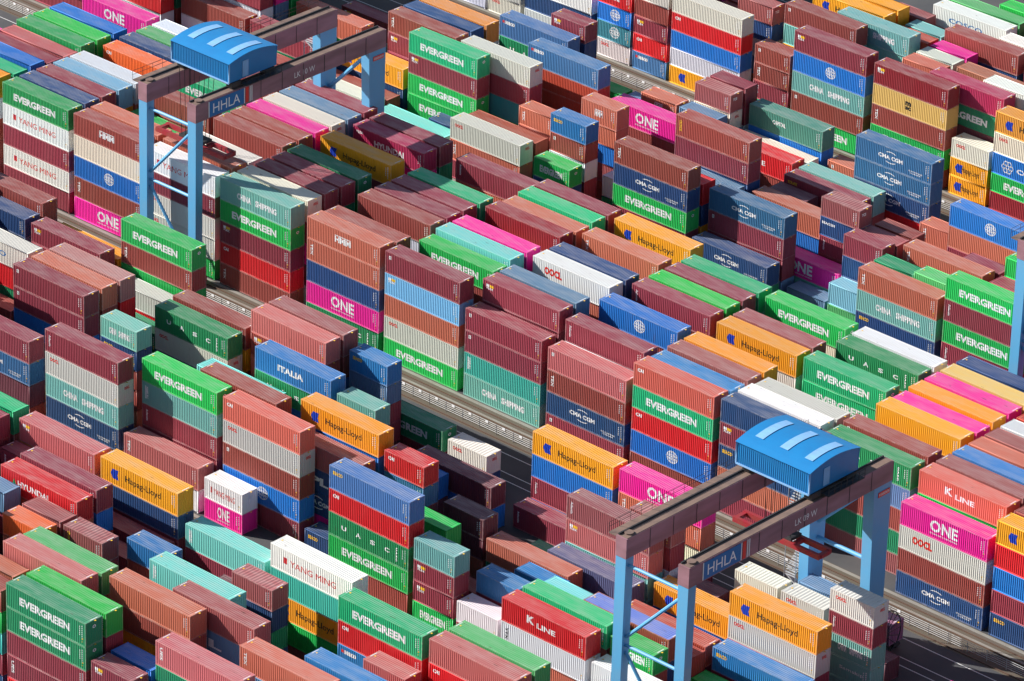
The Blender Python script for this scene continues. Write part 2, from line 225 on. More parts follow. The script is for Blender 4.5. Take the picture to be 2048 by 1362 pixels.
DATA="""M4,-437.80,40,5,br* br+ br tqf gy
M6,-437.80,40,5,gt:EG* mr nb+ og gd
M3,-437.80,40,4,gn+ rd tqf mr
M9,-437.80,40,5,br* og mr gd br
M8,-437.80,40,5,br* gy br br rr
N2,-391.85,20,1,wg+ gd+
N9,-406.45,20,0,fb+ gy
N9,-413.00,20,0,gn+ gy
N1,-452.50,40,3,mr* gd+ nb
N0,-452.50,40,2,br+ rd
N0,-439.20,40,2,wr* mr
N0,-426.10,40,0,aq+ br+
F8,-411.70,40,0,gy+ rd+ mr
F7,-411.70,40,0,gd:EG+ wg+
F3,-424.50,40,0,br+ nb pk+
G5,-378.80,20,0,fb+ mr+ dm+ fb mr
N4,-352.40,20,0,br+ br fb tqf
G0,-343.40,20,0,mr:FX* mr bo fb
F1,-331.10,20,0,bf* mr+ br
G1,-343.50,20,0,bl+ gd og pk
F2,-324.40,20,0,aq+ nb rr
N3,-345.50,40,2,bo:TX* bl nb pk
N3,-352.50,20,0,rr+ tqf gn mr
F2,-350.60,40,3,gn+ nb+ mr+
F4,-304.60,40,2,bf:SY* mr+
F4,-317.80,40,0,rb* mr+
F4,-337.70,40,2,bo* gd+
F7,-317.70,20,0,dm+ br+
F1,-324.30,40,3,gt:EGe* br+ dm+
N1,-345.40,20,2,gd+ bl+ fb+ rd
G1,-370.70,40,0,bo+ bo+ bl wg+ nb
F3,-330.80,20,2,bf+ tqf
N2,-352.50,20,2,mr* nb+ gy tqf+
N4,-372.00,40,1,bo* bl+ tqf+
N1,-339.20,40,4,gl:EG+ br+ bo+ dm
F3,-317.30,40,0,rb+ mr+
F6,-337.20,20,0,gd+
F7,-324.50,20,4,rr:TC* mr+ wg+ br+
N4,-339.00,20,0,mr+ og dm rr
G4,-349.50,20,0,fb+ br+ rr bo
R0,-452.60,20,0,wg wg+
R0,-412.70,40,0,gy* rd:CAI* bl* wg+ og:HLs+
R0,-446.05,20,0,gy+ gy:OO+
R0,-425.90,20,0,rd:KL+ bl:CO+ teo:CO+ gy:OO+
R0,-439.20,40,0,wh:RF+ nb+ wg+
R0,-419.35,20,0,gy+ br+ mr:FX+ rd:CAI+ se:SC+
F0,-337.75,20,0,tqf* mr:FX* mr:FX+ gn:EG+
N9,-391.85,20,0,mr+ mr+ gy+ tqf tqf
F0,-324.65,40,2,rd:KL* wh:RF* bo+
M0,-357.10,40,3,sal:TR* br:TX* nb:CM* mr:TR*
N0,-413.00,40,2,gy:OO* bo:TX+ mr+
R0,-364.75,20,0,wr:OO* og:HL+ og:HL+
M0,-304.30,40,4,pk:ON* wr:OB* br* nb:CM*
M0,-343.90,40,4,rf:CAI* gt:EG* rd:CAI* bl:CO* br+
M0,-370.30,40,4,mr:TR* mr:TR* tq:HB* tqf:CS*
N1,-398.40,20,0,bf:SY* br:TR+ wh+ mr+ mr+
F1,-370.40,40,5,rf:CAI* gy:OO* br:TR* bl:CO* mr*
M0,-424.70,40,4,wh:YM* mr* gy:OO* gy:OO+ gn:EG+
G9,-396.20,40,5,gt+ rr+ rd br rd
G9,-317.10,40,5,gl* tqf+ br bo mr
R0,-358.10,40,3,oo:HL+ cr:OO+ bl:C6+ gn:EG+ dr+
M0,-330.70,40,5,nb* mr:FX* nb:SY* bo* mr*
G9,-369.80,40,5,og:HL* nb* mr+ gd rd
R0,-398.10,20,0,br:TR* br:TX+ mr:AV+ gd
M0,-291.10,40,5,og:HL+ rd:HM2+ bl:CO+ mr+ nb:SY+
F9,-411.70,40,5,gn:EG* br:TX* gn+ mr+ nb
G8,-396.20,40,5,mr+ mr+ bl+ mr mr
M9,-411.60,40,4,mr* gd+ bo bl fb
N8,-391.85,20,0,rr:TC* cr:OO+ bl+ mr mr
M0,-437.80,40,5,br:HM* cr* bl:CO* br:TX* pk:ON+
F0,-383.60,40,2,sal:TX* wh+
M8,-317.60,40,5,ms* og og fb mr
N0,-398.40,20,0,gn:EG* nb+ nb
G9,-343.30,40,4,wh:YM* tq* og:HL* gn+ rr+
M8,-357.10,40,5,gt* tqf+ bo gy br
M8,-330.70,40,5,wh* wg br mr bo
M0,-451.00,40,5,gf:EG* wh:YM* mr* wh:YM* mr+
G8,-317.10,40,5,sal* rd:CAI+ mr mr mr
G9,-383.00,40,4,sal:FX* og+ gy mr br
N0,-345.40,40,2,bo:TX* tqf:CS* nb:SY* bl
M8,-424.70,40,5,fb* bo og br mr
F0,-350.75,40,5,se:SY* rd:CAI* gu:UA* gn:EG* br+
M0,-411.60,40,5,tqf:CS* gn:EG* mr:FX* rd:CAI* br:TX*
M8,-411.60,40,4,mg:HYU* pk+ rr mr bo
F0,-396.70,40,5,mr:AV* gy:OO* tqf:CS* nb:CM* bo+
N9,-419.55,20,0,mr:FX* nb+ mr nb nb
F7,-296.00,20,0,wr:OO* mr:AV* tqf:CS* tqf:HS+ tqf+
M0,-396.60,40,5,bo:HM* bo:TX* nb:UA2* pk:ON* gu:UA+
M9,-451.00,40,5,wg+ gn wg nb rd
M8,-451.00,40,5,gl* og dm gy mr
F8,-305.00,20,0,wr:OO* og wg+
F8,-383.60,40,5,rr* br+ bl+ rd pk
M8,-343.90,40,5,gn:EG* cr+ rr br bo
R9,-378.05,40,5,gb+ bl br wg bo
N1,-419.55,20,0,nb:SY+ gy
M8,-383.50,40,5,gt* bo mr bl tqf
F4,-344.30,20,0,dm* dm+ bo+
M9,-424.70,40,5,mr* mr nb og tqf
N1,-439.20,40,0,br+ rd
F0,-370.40,20,0,wh:YM* pk:ON*
G1,-356.40,40,5,gb* mr+ mr+ mr+ rd
G0,-356.40,40,5,gd:EG* gd:EG* mr* mr:UES+ rd+
M9,-396.60,40,2,mr:AV* bo+ bo gn nb
F5,-363.85,20,0,tqf* dm nb+ og rr
N1,-358.60,20,0,fb+
F9,-305.00,20,0,fb+ br pk
N0,-371.70,40,2,nb:CM* gd+
F9,-331.20,40,4,pk:ON* bo:TX+ cr+ mr+
M9,-383.50,40,5,mr* tqf mr dm mr
F6,-396.70,40,3,gu:UA* gy:OO* nb+ br+
N2,-426.10,40,5,gt:EG* mr:FX* gn:EG* gn:EG+ rd
N4,-452.50,40,3,bo* gn+ bo+
N0,-332.20,40,5,gn:EG* mr:AV* gn:EG* mr:AV+ tqf
M7,-330.70,40,5,gu:UA* og+ bo+ br nb
F1,-311.55,20,0,gn:EG* br+ bo
N1,-371.70,40,4,cm:CM* mr:TR* mr+ fb+
M0,-383.50,40,5,mr:TR* lb:FX* bo* gy:OO* gn:EG*
F9,-344.30,40,3,og:HL* bl* mr:AV+ nb+
N1,-413.00,40,0,tp+ gd+ og
N1,-465.70,40,2,br* wh:COT+ br
M1,-437.80,40,5,bo* bo+ nb+ mr+ fb+
G4,-323.75,40,5,bf:VX* mr tqf dm pk
F8,-311.55,20,0,wr* mr bo+
M1,-357.10,40,3,mr:AV* wg+ br+ rd+ br+
F0,-411.70,40,4,mr* cm:CM* dm+ br+
R8,-384.60,40,4,gl+ bo br dm bl
M1,-424.70,40,5,bo* rd+ rr+ mr+ mr+
F7,-396.70,40,4,br* og+ bo+ bo
M9,-370.30,40,5,og:HL* dm br gn br
M7,-317.60,40,5,pk* mr bo pk rd
M2,-383.50,40,3,gn:EG* br+ br+ tqf+ gn+
F1,-383.60,40,5,gn:EG* tqf:HB* mr:AV* mr+ br
F6,-318.10,40,2,og:HL* bl+
M7,-357.10,40,5,mr* br mr mr wg
F3,-396.70,20,0,tqf:CS* nb:SY+ br+ br+ bo+
N4,-385.00,40,5,br:YV* mr* nb+ tqf br
M5,-396.60,40,5,mr* br bo rd mr
M7,-464.30,40,5,bl+ og nb tqf mr
M2,-451.00,40,5,mr* bl bo wg br
G8,-330.30,40,4,gt:EG* rd:CAI* bf:SC+ gn nb
R7,-384.60,40,4,wh:COT* rd+ bl+ bo bl
M6,-357.10,40,5,gb* tqf bl mr bl
M1,-304.30,40,5,rf:KL* gn+ mr+ br+ mr+
M3,-411.60,40,5,mr* gd+ og wg bl
M6,-383.50,40,5,dr* gy rr br mr
G4,-343.30,40,5,rr* fb:PIL+ pk gn fb
M2,-464.30,40,5,bl+ dm pk wg bo
M7,-304.30,40,5,rb+ gy bo br mr
M5,-464.30,40,5,gf* tqf bo mr br
M5,-317.60,40,4,pk* mr mr rr wg
M6,-304.30,40,5,wg+ br bl tqf mr
M7,-370.30,40,5,bo:TX* mr gd pk mr
M5,-304.30,40,5,rr+ br wg bo br
M6,-396.60,40,5,gt* dm mr wg gy
M9,-464.30,40,5,pk:ON* bl mr og mr
M6,-464.30,40,5,gb* bo mr br gy
M5,-330.70,40,5,gt:EG* gt:EG+ gd mr nb
F1,-357.30,20,0,nb:SY+
N2,-406.45,20,0,bo:TX+ br+ br mr
M4,-396.60,40,5,mr* gy mr br br
M5,-424.70,40,5,br* br mr mr gd
M6,-317.60,40,5,og* rd tqf nb mr
F0,-311.55,40,2,wh* fb
M3,-357.10,40,5,bl:CO* br+ br+ br og
M2,-343.90,40,4,rr:AV* wg wg bl mr
N0,-385.00,40,5,br:TX* nb:CM* gn:EG* mr+ gd
N5,-413.00,40,5,se:SC* rb* rb+ bo+ fb+
N9,-385.00,40,3,gdt:CAP* bl+ mr mr
G3,-330.30,40,4,bo:TX* fb+ mr mr mr
M6,-424.70,40,5,pk* mr mr gd mr
G8,-383.00,40,4,mr:AV+ rr mr wg
N1,-352.05,20,1,lbg+ gl+
R5,-398.10,40,5,og+ wg gd bo br
F7,-383.60,40,5,sal* br:FX+ bo+ mr nb
R1,-371.30,40,4,mg* gd:EG+ dm+ nb+ rd+
G0,-363.25,20,0,br+ gn+ tq+ mr+ nb+
M7,-451.00,40,5,nb:CM* tqf bo nb br
M1,-396.60,40,4,br* br+ bo+ bl+ mr+
M6,-411.60,40,5,og:HL* mr+ gy mr rr
M2,-411.60,40,5,mr* pk nb mr tqf
M3,-343.90,40,4,og* br mr nb gn
M3,-451.00,40,5,lbg* og+ rd gy nb
N8,-365.15,40,5,cm:CM* cm:CM* nb:CM* rd+ mr
M6,-451.00,40,4,or:CAI* og bl+ mr nb
M7,-383.50,40,4,bo* rd gd fb rr
M4,-451.00,40,5,wg* bo+ bl rr bl
M4,-411.60,40,5,gd:EGe* gn+ mr br br
G9,-356.40,40,3,aq:HB* mr+ gy br
N2,-439.20,40,3,og:HL* nb:CM+ rr+
M1,-451.00,40,5,nb* tqf+ mr+ bl+ br+
N8,-426.10,40,4,se:SC* gd:UA+ bl+ mr+
M1,-343.90,40,3,bf* mr+ bo+ nb+ gy+
M5,-357.10,40,5,mr:AV* br+ mr+ gn rr
M1,-411.60,40,5,cr:OO* mr+ pk+ dm+ wg+
F5,-305.00,40,3,og:HL* gy:OO* mr+ nb+
F3,-350.75,20,0,rd:CAI* cm:CP+ dm+ mr pk
N5,-398.40,40,3,pk:ON* br+ bo tqf
M5,-343.90,40,4,og:HL* gy+ mr tqf rr
F9,-437.80,40,4,br* mr+ gd+ mr
M5,-370.30,40,5,nb* br fb nb mr
G7,-323.75,20,0,sal* wg mr tqf
F8,-370.40,20,0,bf:SY* fb:COw+ mr+ mr+ dm+
G1,-336.75,40,5,sal:UES* gd+ nb br mr
M6,-343.90,40,4,rr* bo+ mr mr mr
G8,-369.80,40,3,mr+ dm gd
R6,-371.30,40,5,wr+ rr+ bo tqf bo
M2,-424.70,40,4,wr+ mr mr fb tqf
M3,-396.60,40,5,br* wg+ wg rr br
F5,-377.05,40,4,bf:IT* gu:UA+ bl+ mr gy
F2,-363.85,40,4,rr* nb:APL+ nb:CM+ pk+
F0,-331.20,20,0,wh* mr+
M1,-330.70,40,5,wh* gy+ mr+ gy+ bo+
M7,-424.70,40,5,gy:OO* tqf br mr br
M1,-370.30,40,5,mr:FX* mr+ br+ rd+ br+
G3,-349.85,40,5,bo* br* og+ gn og
M2,-330.70,40,4,gy* rr+ fb+ nb+ br+
N1,-385.00,40,4,rd+ nb+ og+ nb
M3,-383.50,40,5,aq* nb gy bl mr
F2,-318.10,40,2,tp* nb+ wg+
R4,-398.10,40,5,og:HL+ br+ bl pk br
N7,-385.00,40,3,rd:KL* br+ bl
M4,-304.30,40,5,bo+ rr tqf fb tqf
R0,-378.05,40,4,dr:FX* ms:MSC* br:TX* gn:EG+ dm+
F9,-357.30,20,0,wr:OO* nb+
N2,-465.70,40,4,mr+ wg+ wg+ dm
N7,-391.85,20,0,fb+ gd+ mr+ rd
F3,-411.70,40,5,mr:TR* mr:TR* bl:CO+ nb+ mr+
M9,-317.60,40,5,nb:CM+ br mr gd pk
M1,-317.60,40,4,gu:UA* fb* br* gd* rr*
M4,-383.50,40,5,pk* wg gn tqf pk
M4,-317.60,40,5,og* br+ mr br fb
N7,-398.40,20,0,bo:HM+ br mr+ tqf
M0,-464.30,40,5,og+ wg+ bo+ br+ rr+
R2,-406.15,20,0,rr:TC+ nb:BLA+ gy+ fb+ bo+
M4,-424.70,40,5,br* dm rr bl og
F6,-331.20,40,4,rr:AV* sal:FX* tqf+ tqf+
N2,-365.15,40,0,pk:ON* tqf+
M4,-370.30,40,5,wh:OB* bo+ br br bo
N3,-385.00,40,3,fb+ mr+ br+
G7,-343.30,20,0,rr* nb+ gd+ nb+ br
F9,-424.50,40,3,og+ br tqf
F4,-424.50,40,5,wr:COT+ rd+ gd+ nb br
N8,-385.00,40,0,cr+ bo+ gd
F3,-363.85,40,5,og:HL* bl+ fb mr+ bl+
F2,-377.05,40,5,br* rr+ gd+ rr+ og
G5,-349.85,40,4,aq:HB* br+ gn tqf rd
G2,-363.25,40,5,sal* gy mr gd pk
F9,-370.40,40,2,gd:EG* mr+
G8,-349.85,20,0,dm+ nb pk
G5,-369.80,20,0,rr+ mr gn br br
M1,-291.10,40,5,br+ rd+ rr+ fb+ dm+
R8,-392.86,20,0,sal
G6,-376.45,40,4,rd:HY* bo+ mr br br
G7,-376.45,40,5,mr* bl+ br+ br fb
M2,-370.30,40,5,fb* br+ mr br og
F3,-305.00,40,1,gb+
R4,-378.05,20,0,pk+ rr dm mr br
G6,-356.40,20,0,bf* br+ mr bo br
R2,-378.05,20,0,bo+ bl+ mr pk+ mr+
M3,-464.30,40,3,mr+ mr mr br bo
F5,-331.20,40,2,pbl* mr
R2,-364.75,40,4,wr+ nb+ gn+ tqf+ pk+
R5,-378.05,40,5,br* nb+ dm bo mr
N3,-358.60,20,0,rr:TC* nb:BLA+ mr:AV+ mr+ bo
F7,-357.30,40,2,dm:TR* bl+
G3,-363.25,40,4,gl* bo+ bl nb gd
F8,-424.50,40,0,mr:FX* mr+ br rd
N6,-371.70,40,3,mr:TOU* tqf+ pk
R3,-391.55,40,5,tqf:CS* tqf+ gd+ nb+ mr+
G6,-383.00,20,0,rr:TC gy
R0,-391.55,40,5,mr:FX* bl:CO* tqf:CS* br:TR* gn:EG+
M2,-304.30,40,5,rr* bo+ mr br mr
N4,-432.65,40,5,nb+ dm bl mr gn
R6,-389.74,20,0,rr+ wg br mr wg
F9,-298.45,20,0,dm+
N7,-371.70,40,3,tqf* rr+ nb
F6,-357.30,20,1,bl+ dm+
F8,-437.80,40,0,nb* fb+ nb fb
N3,-419.55,40,5,gy:OO* mr* tqd+ gn+ bo
N3,-332.20,40,1,mr+ dm+ dm+ dm+
M4,-464.30,40,3,sal+ rd br mr fb
N4,-332.20,40,0,gn:EG+ pk:ON bo dm tqf
N3,-432.65,40,5,br:TX* mr:FX+ mr+ gy+ wg
N6,-345.40,40,2,bl:CO* bo* mr+ dm gd
F8,-344.30,40,1,mr:AV*
F4,-383.60,40,0,aq+ wg nb mr
M9,-330.70,40,1,aq
N3,-398.40,20,1,bo:HM* bo+ bl+ rr+ bo+
R4,-384.60,20,0,rb+ dm pk tqf pk
M2,-317.60,40,5,br:TR* br+ rd+ rd+ pk+
F5,-411.70,40,5,pb* rd+ mr br+ nb
M1,-464.30,40,4,gt+ rd+ gn mr+ mr
N5,-432.65,40,5,oo* gy+ mr+ bo rd
N9,-371.70,40,0,bo:TR+ pk+ rd
R2,-398.10,40,5,br:TR* tqf+ og+ bl+ gy+
G4,-369.80,20,0,or* bo+ rd br gn
G7,-363.25,20,0,sal+ gd bo
F4,-411.70,40,5,bo* br+ rr+ mr mr
F9,-377.05,20,1,tq+ rr br fb
R3,-378.05,20,0,gy+ gy gy tqf pk
R5,-384.60,20,0,tqf+ nb nb mr br
N7,-352.05,20,0,bo:TX+ br nb
G5,-363.25,20,0,rr:YV* mr+ mr mr gd
N7,-452.50,40,1,mr:FX+ wg+
M3,-304.30,40,5,bf* br br rr fb
N5,-371.70,20,0,dm+ wg nb
R3,-371.30,40,0,bs+ bo+ nb gn+ gy
G0,-303.90,40,5,fb mr nb gd mr
G0,-317.10,40,5,mr br tqf mr dm
G0,-330.30,40,4,mr tqf fb pk
G0,-383.00,40,5,mr br rr br tqf
G1,-303.90,40,5,bl dm pk nb pk
G1,-317.10,40,5,mr tqf og mr nb
G1,-383.00,40,5,br gy wg br tqf
G1,-396.20,40,5,br br br nb bo
G2,-303.90,40,5,mr gn bl nb bo
G2,-317.10,40,5,gy tqf bo rd gd
G2,-330.30,40,3,wg dm rr
G2,-343.30,40,2,bo dm
G2,-383.00,40,5,gd mr og br pk
G2,-396.20,40,5,rd mr mr fb fb
G3,-290.70,40,5,dm br gd br wg
G3,-303.90,40,5,rd gn br br wg
G3,-317.10,40,5,br mr wg rd gn
G3,-383.00,40,5,mr tqf bo dm mr
G3,-396.20,40,5,mr gn mr og mr
G4,-290.70,40,5,mr nb og br wg
G4,-303.90,40,5,mr gd gy mr bo
G4,-383.00,40,1,bo
G4,-396.20,40,5,bo nb rr rr mr
G5,-290.70,40,5,mr og fb mr rr
G5,-303.90,40,5,mr pk bo br mr
G5,-317.10,40,4,br bl rr fb
G5,-330.30,40,3,br gd bo
G5,-396.20,40,5,mr mr bl mr br
G6,-290.70,40,5,rr br nb gd gd
G6,-303.90,40,5,rr mr gy bl br
G6,-317.10,40,3,rd gd bo
G6,-330.30,40,2,mr gn
G6,-343.30,40,2,gn fb
G6,-396.20,40,5,rr nb gn br gn
G6,-411.20,40,5,mr pk br nb nb
G7,-290.70,40,5,gn wg nb og nb
G7,-303.90,40,5,br mr br br nb
G7,-317.10,40,3,mr gn gy
G7,-356.40,40,3,br br br
G7,-396.20,40,5,mr br tqf nb wg
G7,-411.20,40,5,br rd mr mr mr
G8,-290.70,40,5,og br gn gd br
G8,-303.90,40,4,mr mr nb gn
G8,-411.20,40,5,bo bl mr rr rr
G9,-290.70,40,5,mr br nb mr nb
G9,-303.90,40,4,gd mr br br
G9,-330.30,40,1,mr
G9,-411.20,40,5,nb gd br br bo
F0,-296.00,40,3,og mr nb
F0,-278.60,40,5,mr og mr pk bo
F0,-424.50,40,5,br gn bo gd br
F0,-437.80,40,5,gy br mr bo rd
F1,-296.00,40,2,nb bo
F1,-278.60,40,5,mr mr dm bl mr
F1,-396.70,40,1,tqf+
F1,-411.70,40,1,og+
F1,-424.50,40,5,mr mr mr dm mr
F1,-437.80,40,5,mr br wg mr gd
F2,-296.00,40,2,mr br
F2,-278.60,40,4,rd wg bo br
F2,-424.50,40,2,fb gd
F2,-437.80,40,5,bo gd nb dm mr
F3,-278.60,40,4,nb bo fb og
F3,-291.80,40,2,rd nb
F3,-383.60,40,2,mr+ bo+
F3,-437.80,40,5,br bl mr wg nb
F3,-451.00,40,5,gy bo gy dm fb
F4,-278.60,40,4,nb br pk pk
F4,-291.80,40,2,nb gy
F4,-357.30,40,1,nb
F4,-370.40,40,2,br nb
F4,-396.70,40,1,bl+
F4,-437.80,40,5,gn br gn fb rr
F4,-451.00,40,5,gd nb br br wg
F5,-278.60,40,3,pk fb og
F5,-291.80,40,1,rr
F5,-318.10,40,1,rr+
F5,-344.30,40,1,nb+
F5,-424.50,40,4,gd mr+ mr br
F5,-437.80,40,5,rr fb mr gn mr
F5,-451.00,40,5,fb rr dm dm mr
F6,-278.60,40,3,bo br og
F6,-291.80,40,1,rd
F6,-370.40,40,2,mr og
F6,-383.60,40,2,mr+ gn
F6,-411.70,40,1,gn
F6,-424.50,40,3,pk rd bo
F6,-437.80,40,3,nb mr mr
F6,-451.00,40,5,br nb mr bo tqf
F7,-278.60,40,2,bo mr
F7,-370.40,40,1,gn
F7,-424.50,40,2,mr rd
F7,-437.80,40,2,br br
F7,-451.00,40,5,rr mr mr rd mr
F8,-278.60,40,2,tqf mr
F8,-396.70,40,3,mr br+ bo
F8,-451.00,40,5,br br gy wg bl
F9,-278.60,40,1,wg
F9,-396.70,40,2,fb og
F9,-451.00,40,5,bo gy br gn br
M0,-477.40,40,5,og mr mr mr og
M1,-477.40,40,5,mr mr br br mr
M2,-291.10,40,5,mr gn nb br dm
M2,-357.10,40,2,og mr
M2,-396.60,40,2,rd gd
M2,-437.80,40,4,fb dm rr nb
M2,-477.40,40,5,nb og dm gn fb
M3,-291.10,40,5,mr bo og gn nb
M3,-317.60,40,4,br mr gy mr
M3,-330.70,40,4,gn bo pk rd
M3,-370.30,40,3,mr bo nb
M3,-424.70,40,4,br gd fb mr
M3,-477.40,40,5,gy dm pk nb bl
M4,-291.10,40,5,rd mr og wg br
M4,-330.70,40,3,br nb mr
M4,-343.90,40,3,bo br bl
M4,-357.10,40,2,gn mr
M4,-477.40,40,4,br br bo br
M5,-291.10,40,5,pk br pk br pk
M5,-383.50,40,4,og gn rr gy
M5,-411.60,40,3,bl nb br
M5,-437.80,40,2,og bl
M5,-451.00,40,2,gd fb
M5,-477.40,40,3,bl gd tqf
M6,-330.70,40,2,mr bo
M6,-370.30,40,4,mr br mr mr
M6,-477.40,40,3,pk mr bo
M7,-343.90,40,3,wg wg mr
M7,-396.60,40,4,rd gd mr br
M7,-411.60,40,3,pk+ br br
M7,-437.80,40,4,gd bl mr nb
M7,-477.40,40,2,gn pk
M8,-304.30,40,5,br pk bo mr mr
M8,-370.30,40,4,gn bo bl gn
M8,-396.60,40,3,mr br mr
M8,-464.30,40,4,gd fb rr bo
M8,-477.40,40,2,nb rd
M9,-304.30,40,5,nb br bl bo gn
M9,-343.90,40,4,gd wg gy br
M9,-357.10,40,4,nb bo bo mr
M9,-477.40,40,2,gn nb
N0,-319.00,40,5,nb bo pk br wg
N0,-465.70,40,1,mr
N0,-478.80,40,5,mr mr rd+ wg+ mr
N0,-492.00,40,5,gy mr br mr mr+
N1,-319.00,40,5,br fb gn nb nb
N1,-478.80,40,5,gy mr gd+ br+ br
N1,-492.00,40,5,mr br bl bo mr
N2,-319.00,40,5,og gy mr gn bo
N2,-345.40,40,3,br br dm
N2,-478.80,40,5,gd bl pk br bo
N2,-492.00,40,5,mr mr bl mr rd
N3,-319.00,40,5,dm br fb tqf br
N3,-465.70,40,5,mr pk+ fb+ bl+ wg+
N3,-478.80,40,5,fb bo gy mr br
N3,-492.00,40,5,mr br mr mr gd
N4,-465.70,40,5,rd mr gn+ gn+ wg
N4,-478.80,40,5,dm fb og wg bl
N4,-492.00,40,5,nb wg rd br bo
N5,-332.20,40,4,br mr dm mr
N5,-345.40,40,2,gy mr
N5,-358.60,40,2,bl fb
N5,-385.00,40,1,nb
N5,-452.50,40,1,gn+
N5,-465.70,40,5,gn br br gn+ bo
N5,-478.80,40,5,wg mr tqf bo mr
N5,-492.00,40,5,wg mr bl gd br
N6,-332.20,40,5,gn tqf og br mr
N6,-358.60,40,1,bo
N6,-385.00,40,1,tqf
N6,-398.40,40,1,og
N6,-413.00,40,1,gy
N6,-426.10,40,1,mr+
N6,-439.20,40,3,gd mr br
N6,-465.70,40,1,rr
N6,-478.80,40,5,fb br mr bl dm
N6,-492.00,40,5,mr nb mr wg gd
N7,-332.20,40,5,fb rd gn br bo
N7,-345.40,40,2,nb br
N7,-413.00,40,1,rd
N7,-426.10,40,1,nb
N7,-439.20,40,3,nb bo mr
N7,-465.70,40,1,br
N7,-478.80,40,5,br mr bo bo og
N7,-492.00,40,5,nb gy bo mr mr
N8,-332.20,40,5,bl br bl mr gd
N8,-345.40,40,1,br
N8,-413.00,40,1,br+
N8,-439.20,40,2,pk mr
N8,-452.50,40,1,rr+
N8,-478.80,40,5,wg mr pk rd mr
N8,-492.00,40,5,rd mr bo rr mr
N9,-332.20,40,5,bl br gd gn br
N9,-345.40,40,1,bo
N9,-358.60,40,1,gy
N9,-439.20,40,1,gy
N9,-478.80,40,5,mr br br gd br
N9,-492.00,40,5,mr mr rr br rr
R0,-345.00,40,5,gn dm nb rd mr
R1,-345.00,40,5,mr nb mr br fb
R1,-425.90,40,5,rd br+ bo+ br+ rd+
R1,-439.20,40,5,mr mr mr wg+ mr+
R1,-452.60,40,5,gy br nb fb mr+
R2,-425.90,40,5,bl nb br+ mr br+
R2,-439.20,40,5,mr mr mr mr bo
R2,-452.60,40,5,mr nb nb og mr
R3,-358.10,40,5,br mr nb mr gd
R3,-412.70,40,3,br+ mr+ nb+
R3,-425.90,40,5,gy gd mr+ rr bo
R3,-439.20,40,5,gd mr pk nb wg
R3,-452.60,40,5,pk gn tqf bl gn
R4,-358.10,40,5,gy gy bo gn mr
R4,-371.30,40,3,gy gn nb
R4,-412.70,40,3,br+ fb og
R4,-425.90,40,5,bo pk pk+ br bo
R4,-439.20,40,5,br bo br br mr
R4,-452.60,40,5,mr og mr bl og
R5,-358.10,40,5,br mr tqf mr br
R5,-412.70,40,2,mr nb
R5,-425.90,40,5,tqf dm nb wg rr
R5,-439.20,40,5,fb br mr gn gy
R5,-452.60,40,5,tqf gn bo mr tqf
R6,-358.10,40,5,og br bo gn wg
R6,-412.70,40,2,tqf nb
R6,-425.90,40,5,rd bo tqf nb rr
R6,-439.20,40,5,og fb pk nb rr
R6,-452.60,40,5,bo bo bo br br
R7,-371.30,40,4,mr og wg br
R7,-398.10,40,3,pk bo pk
R7,-412.70,40,1,rd
R7,-425.90,40,5,br bo bl br gn
R7,-439.20,40,5,mr gd bo gy br
R7,-452.60,40,5,og wg wg gn og
R8,-371.30,40,5,mr mr bl bl gy
R8,-412.70,40,1,og
R8,-425.90,40,1,fb
R8,-439.20,40,5,bo mr br nb nb
R8,-452.60,40,5,br mr nb wg br
R9,-398.10,40,2,mr gy
R9,-412.70,40,1,gd
R9,-439.20,40,5,mr bl pk nb rr
R9,-452.60,40,5,gy nb mr bo nb
G0,-336.75,20,0,wg nb nb
G0,-369.80,20,0,gn nb rd dm mr
G1,-323.75,20,0,tqf gd mr bo br
G2,-349.85,20,0,mr nb
G2,-369.80,20,0,mr og mr mr
G3,-336.75,20,0,mr br bo
G3,-369.80,20,0,bl bo br
G4,-310.55,20,0,mr mr gy pk bo
G4,-330.30,20,0,gy gn pk nb
G4,-356.40,20,0,pk br
G4,-363.25,20,0,gn bo dm tqf
G5,-336.75,20,0,mr wg nb
G5,-356.40,20,0,br gd mr
G6,-349.85,20,0,bo bo gy br
G6,-363.25,20,0,mr br
G7,-330.30,20,0,og mr
G7,-336.75,20,0,bl
G7,-383.00,20,0,mr nb nb
G8,-336.75,20,0,mr
G8,-356.40,20,0,gd br
F1,-305.00,20,0,gd
F2,-305.00,20,0,br
F2,-331.20,20,0,mr+ nb
F2,-337.75,20,0,br+
F2,-396.70,20,0,wg+
F3,-324.65,20,0,rd bl
F3,-370.40,20,0,tqf rd dm
F4,-324.65,20,0,bo
F5,-357.30,20,0,bl
F5,-383.60,20,0,bo mr rd
F6,-305.00,20,0,pk+
F7,-289.45,20,0,rr
F8,-285.25,20,0,mr
F8,-318.10,20,0,mr
F8,-324.65,20,0,gn+
F8,-357.30,20,0,fb+
F9,-285.25,20,0,pk
F9,-311.55,20,0,bo mr
F9,-383.60,20,0,mr bo gd bl
N0,-391.85,20,0,rd
N1,-426.10,20,0,mr
N2,-325.65,20,0,dm+
N2,-385.00,20,0,bo rd bl tqf
N2,-413.00,20,0,br bo
N2,-445.95,20,0,br
N3,-365.15,20,0,rd+
N3,-391.85,20,0,nb+ mr mr
N3,-406.45,20,0,rd
N4,-345.40,20,0,wg mr wg
N4,-358.60,20,0,wg+ br
N4,-398.40,20,0,tqf+
N4,-391.85,20,0,mr br
N4,-413.00,20,0,br
N4,-406.45,20,0,gd+
N4,-439.20,20,0,gy+
N5,-365.15,20,0,nb+ bo
N5,-439.20,20,0,nb
N6,-452.50,20,0,gn
N7,-358.60,20,0,dm
N8,-352.05,20,0,wg br
N8,-371.70,20,0,br tqf
N8,-398.40,20,0,bo bo tqf
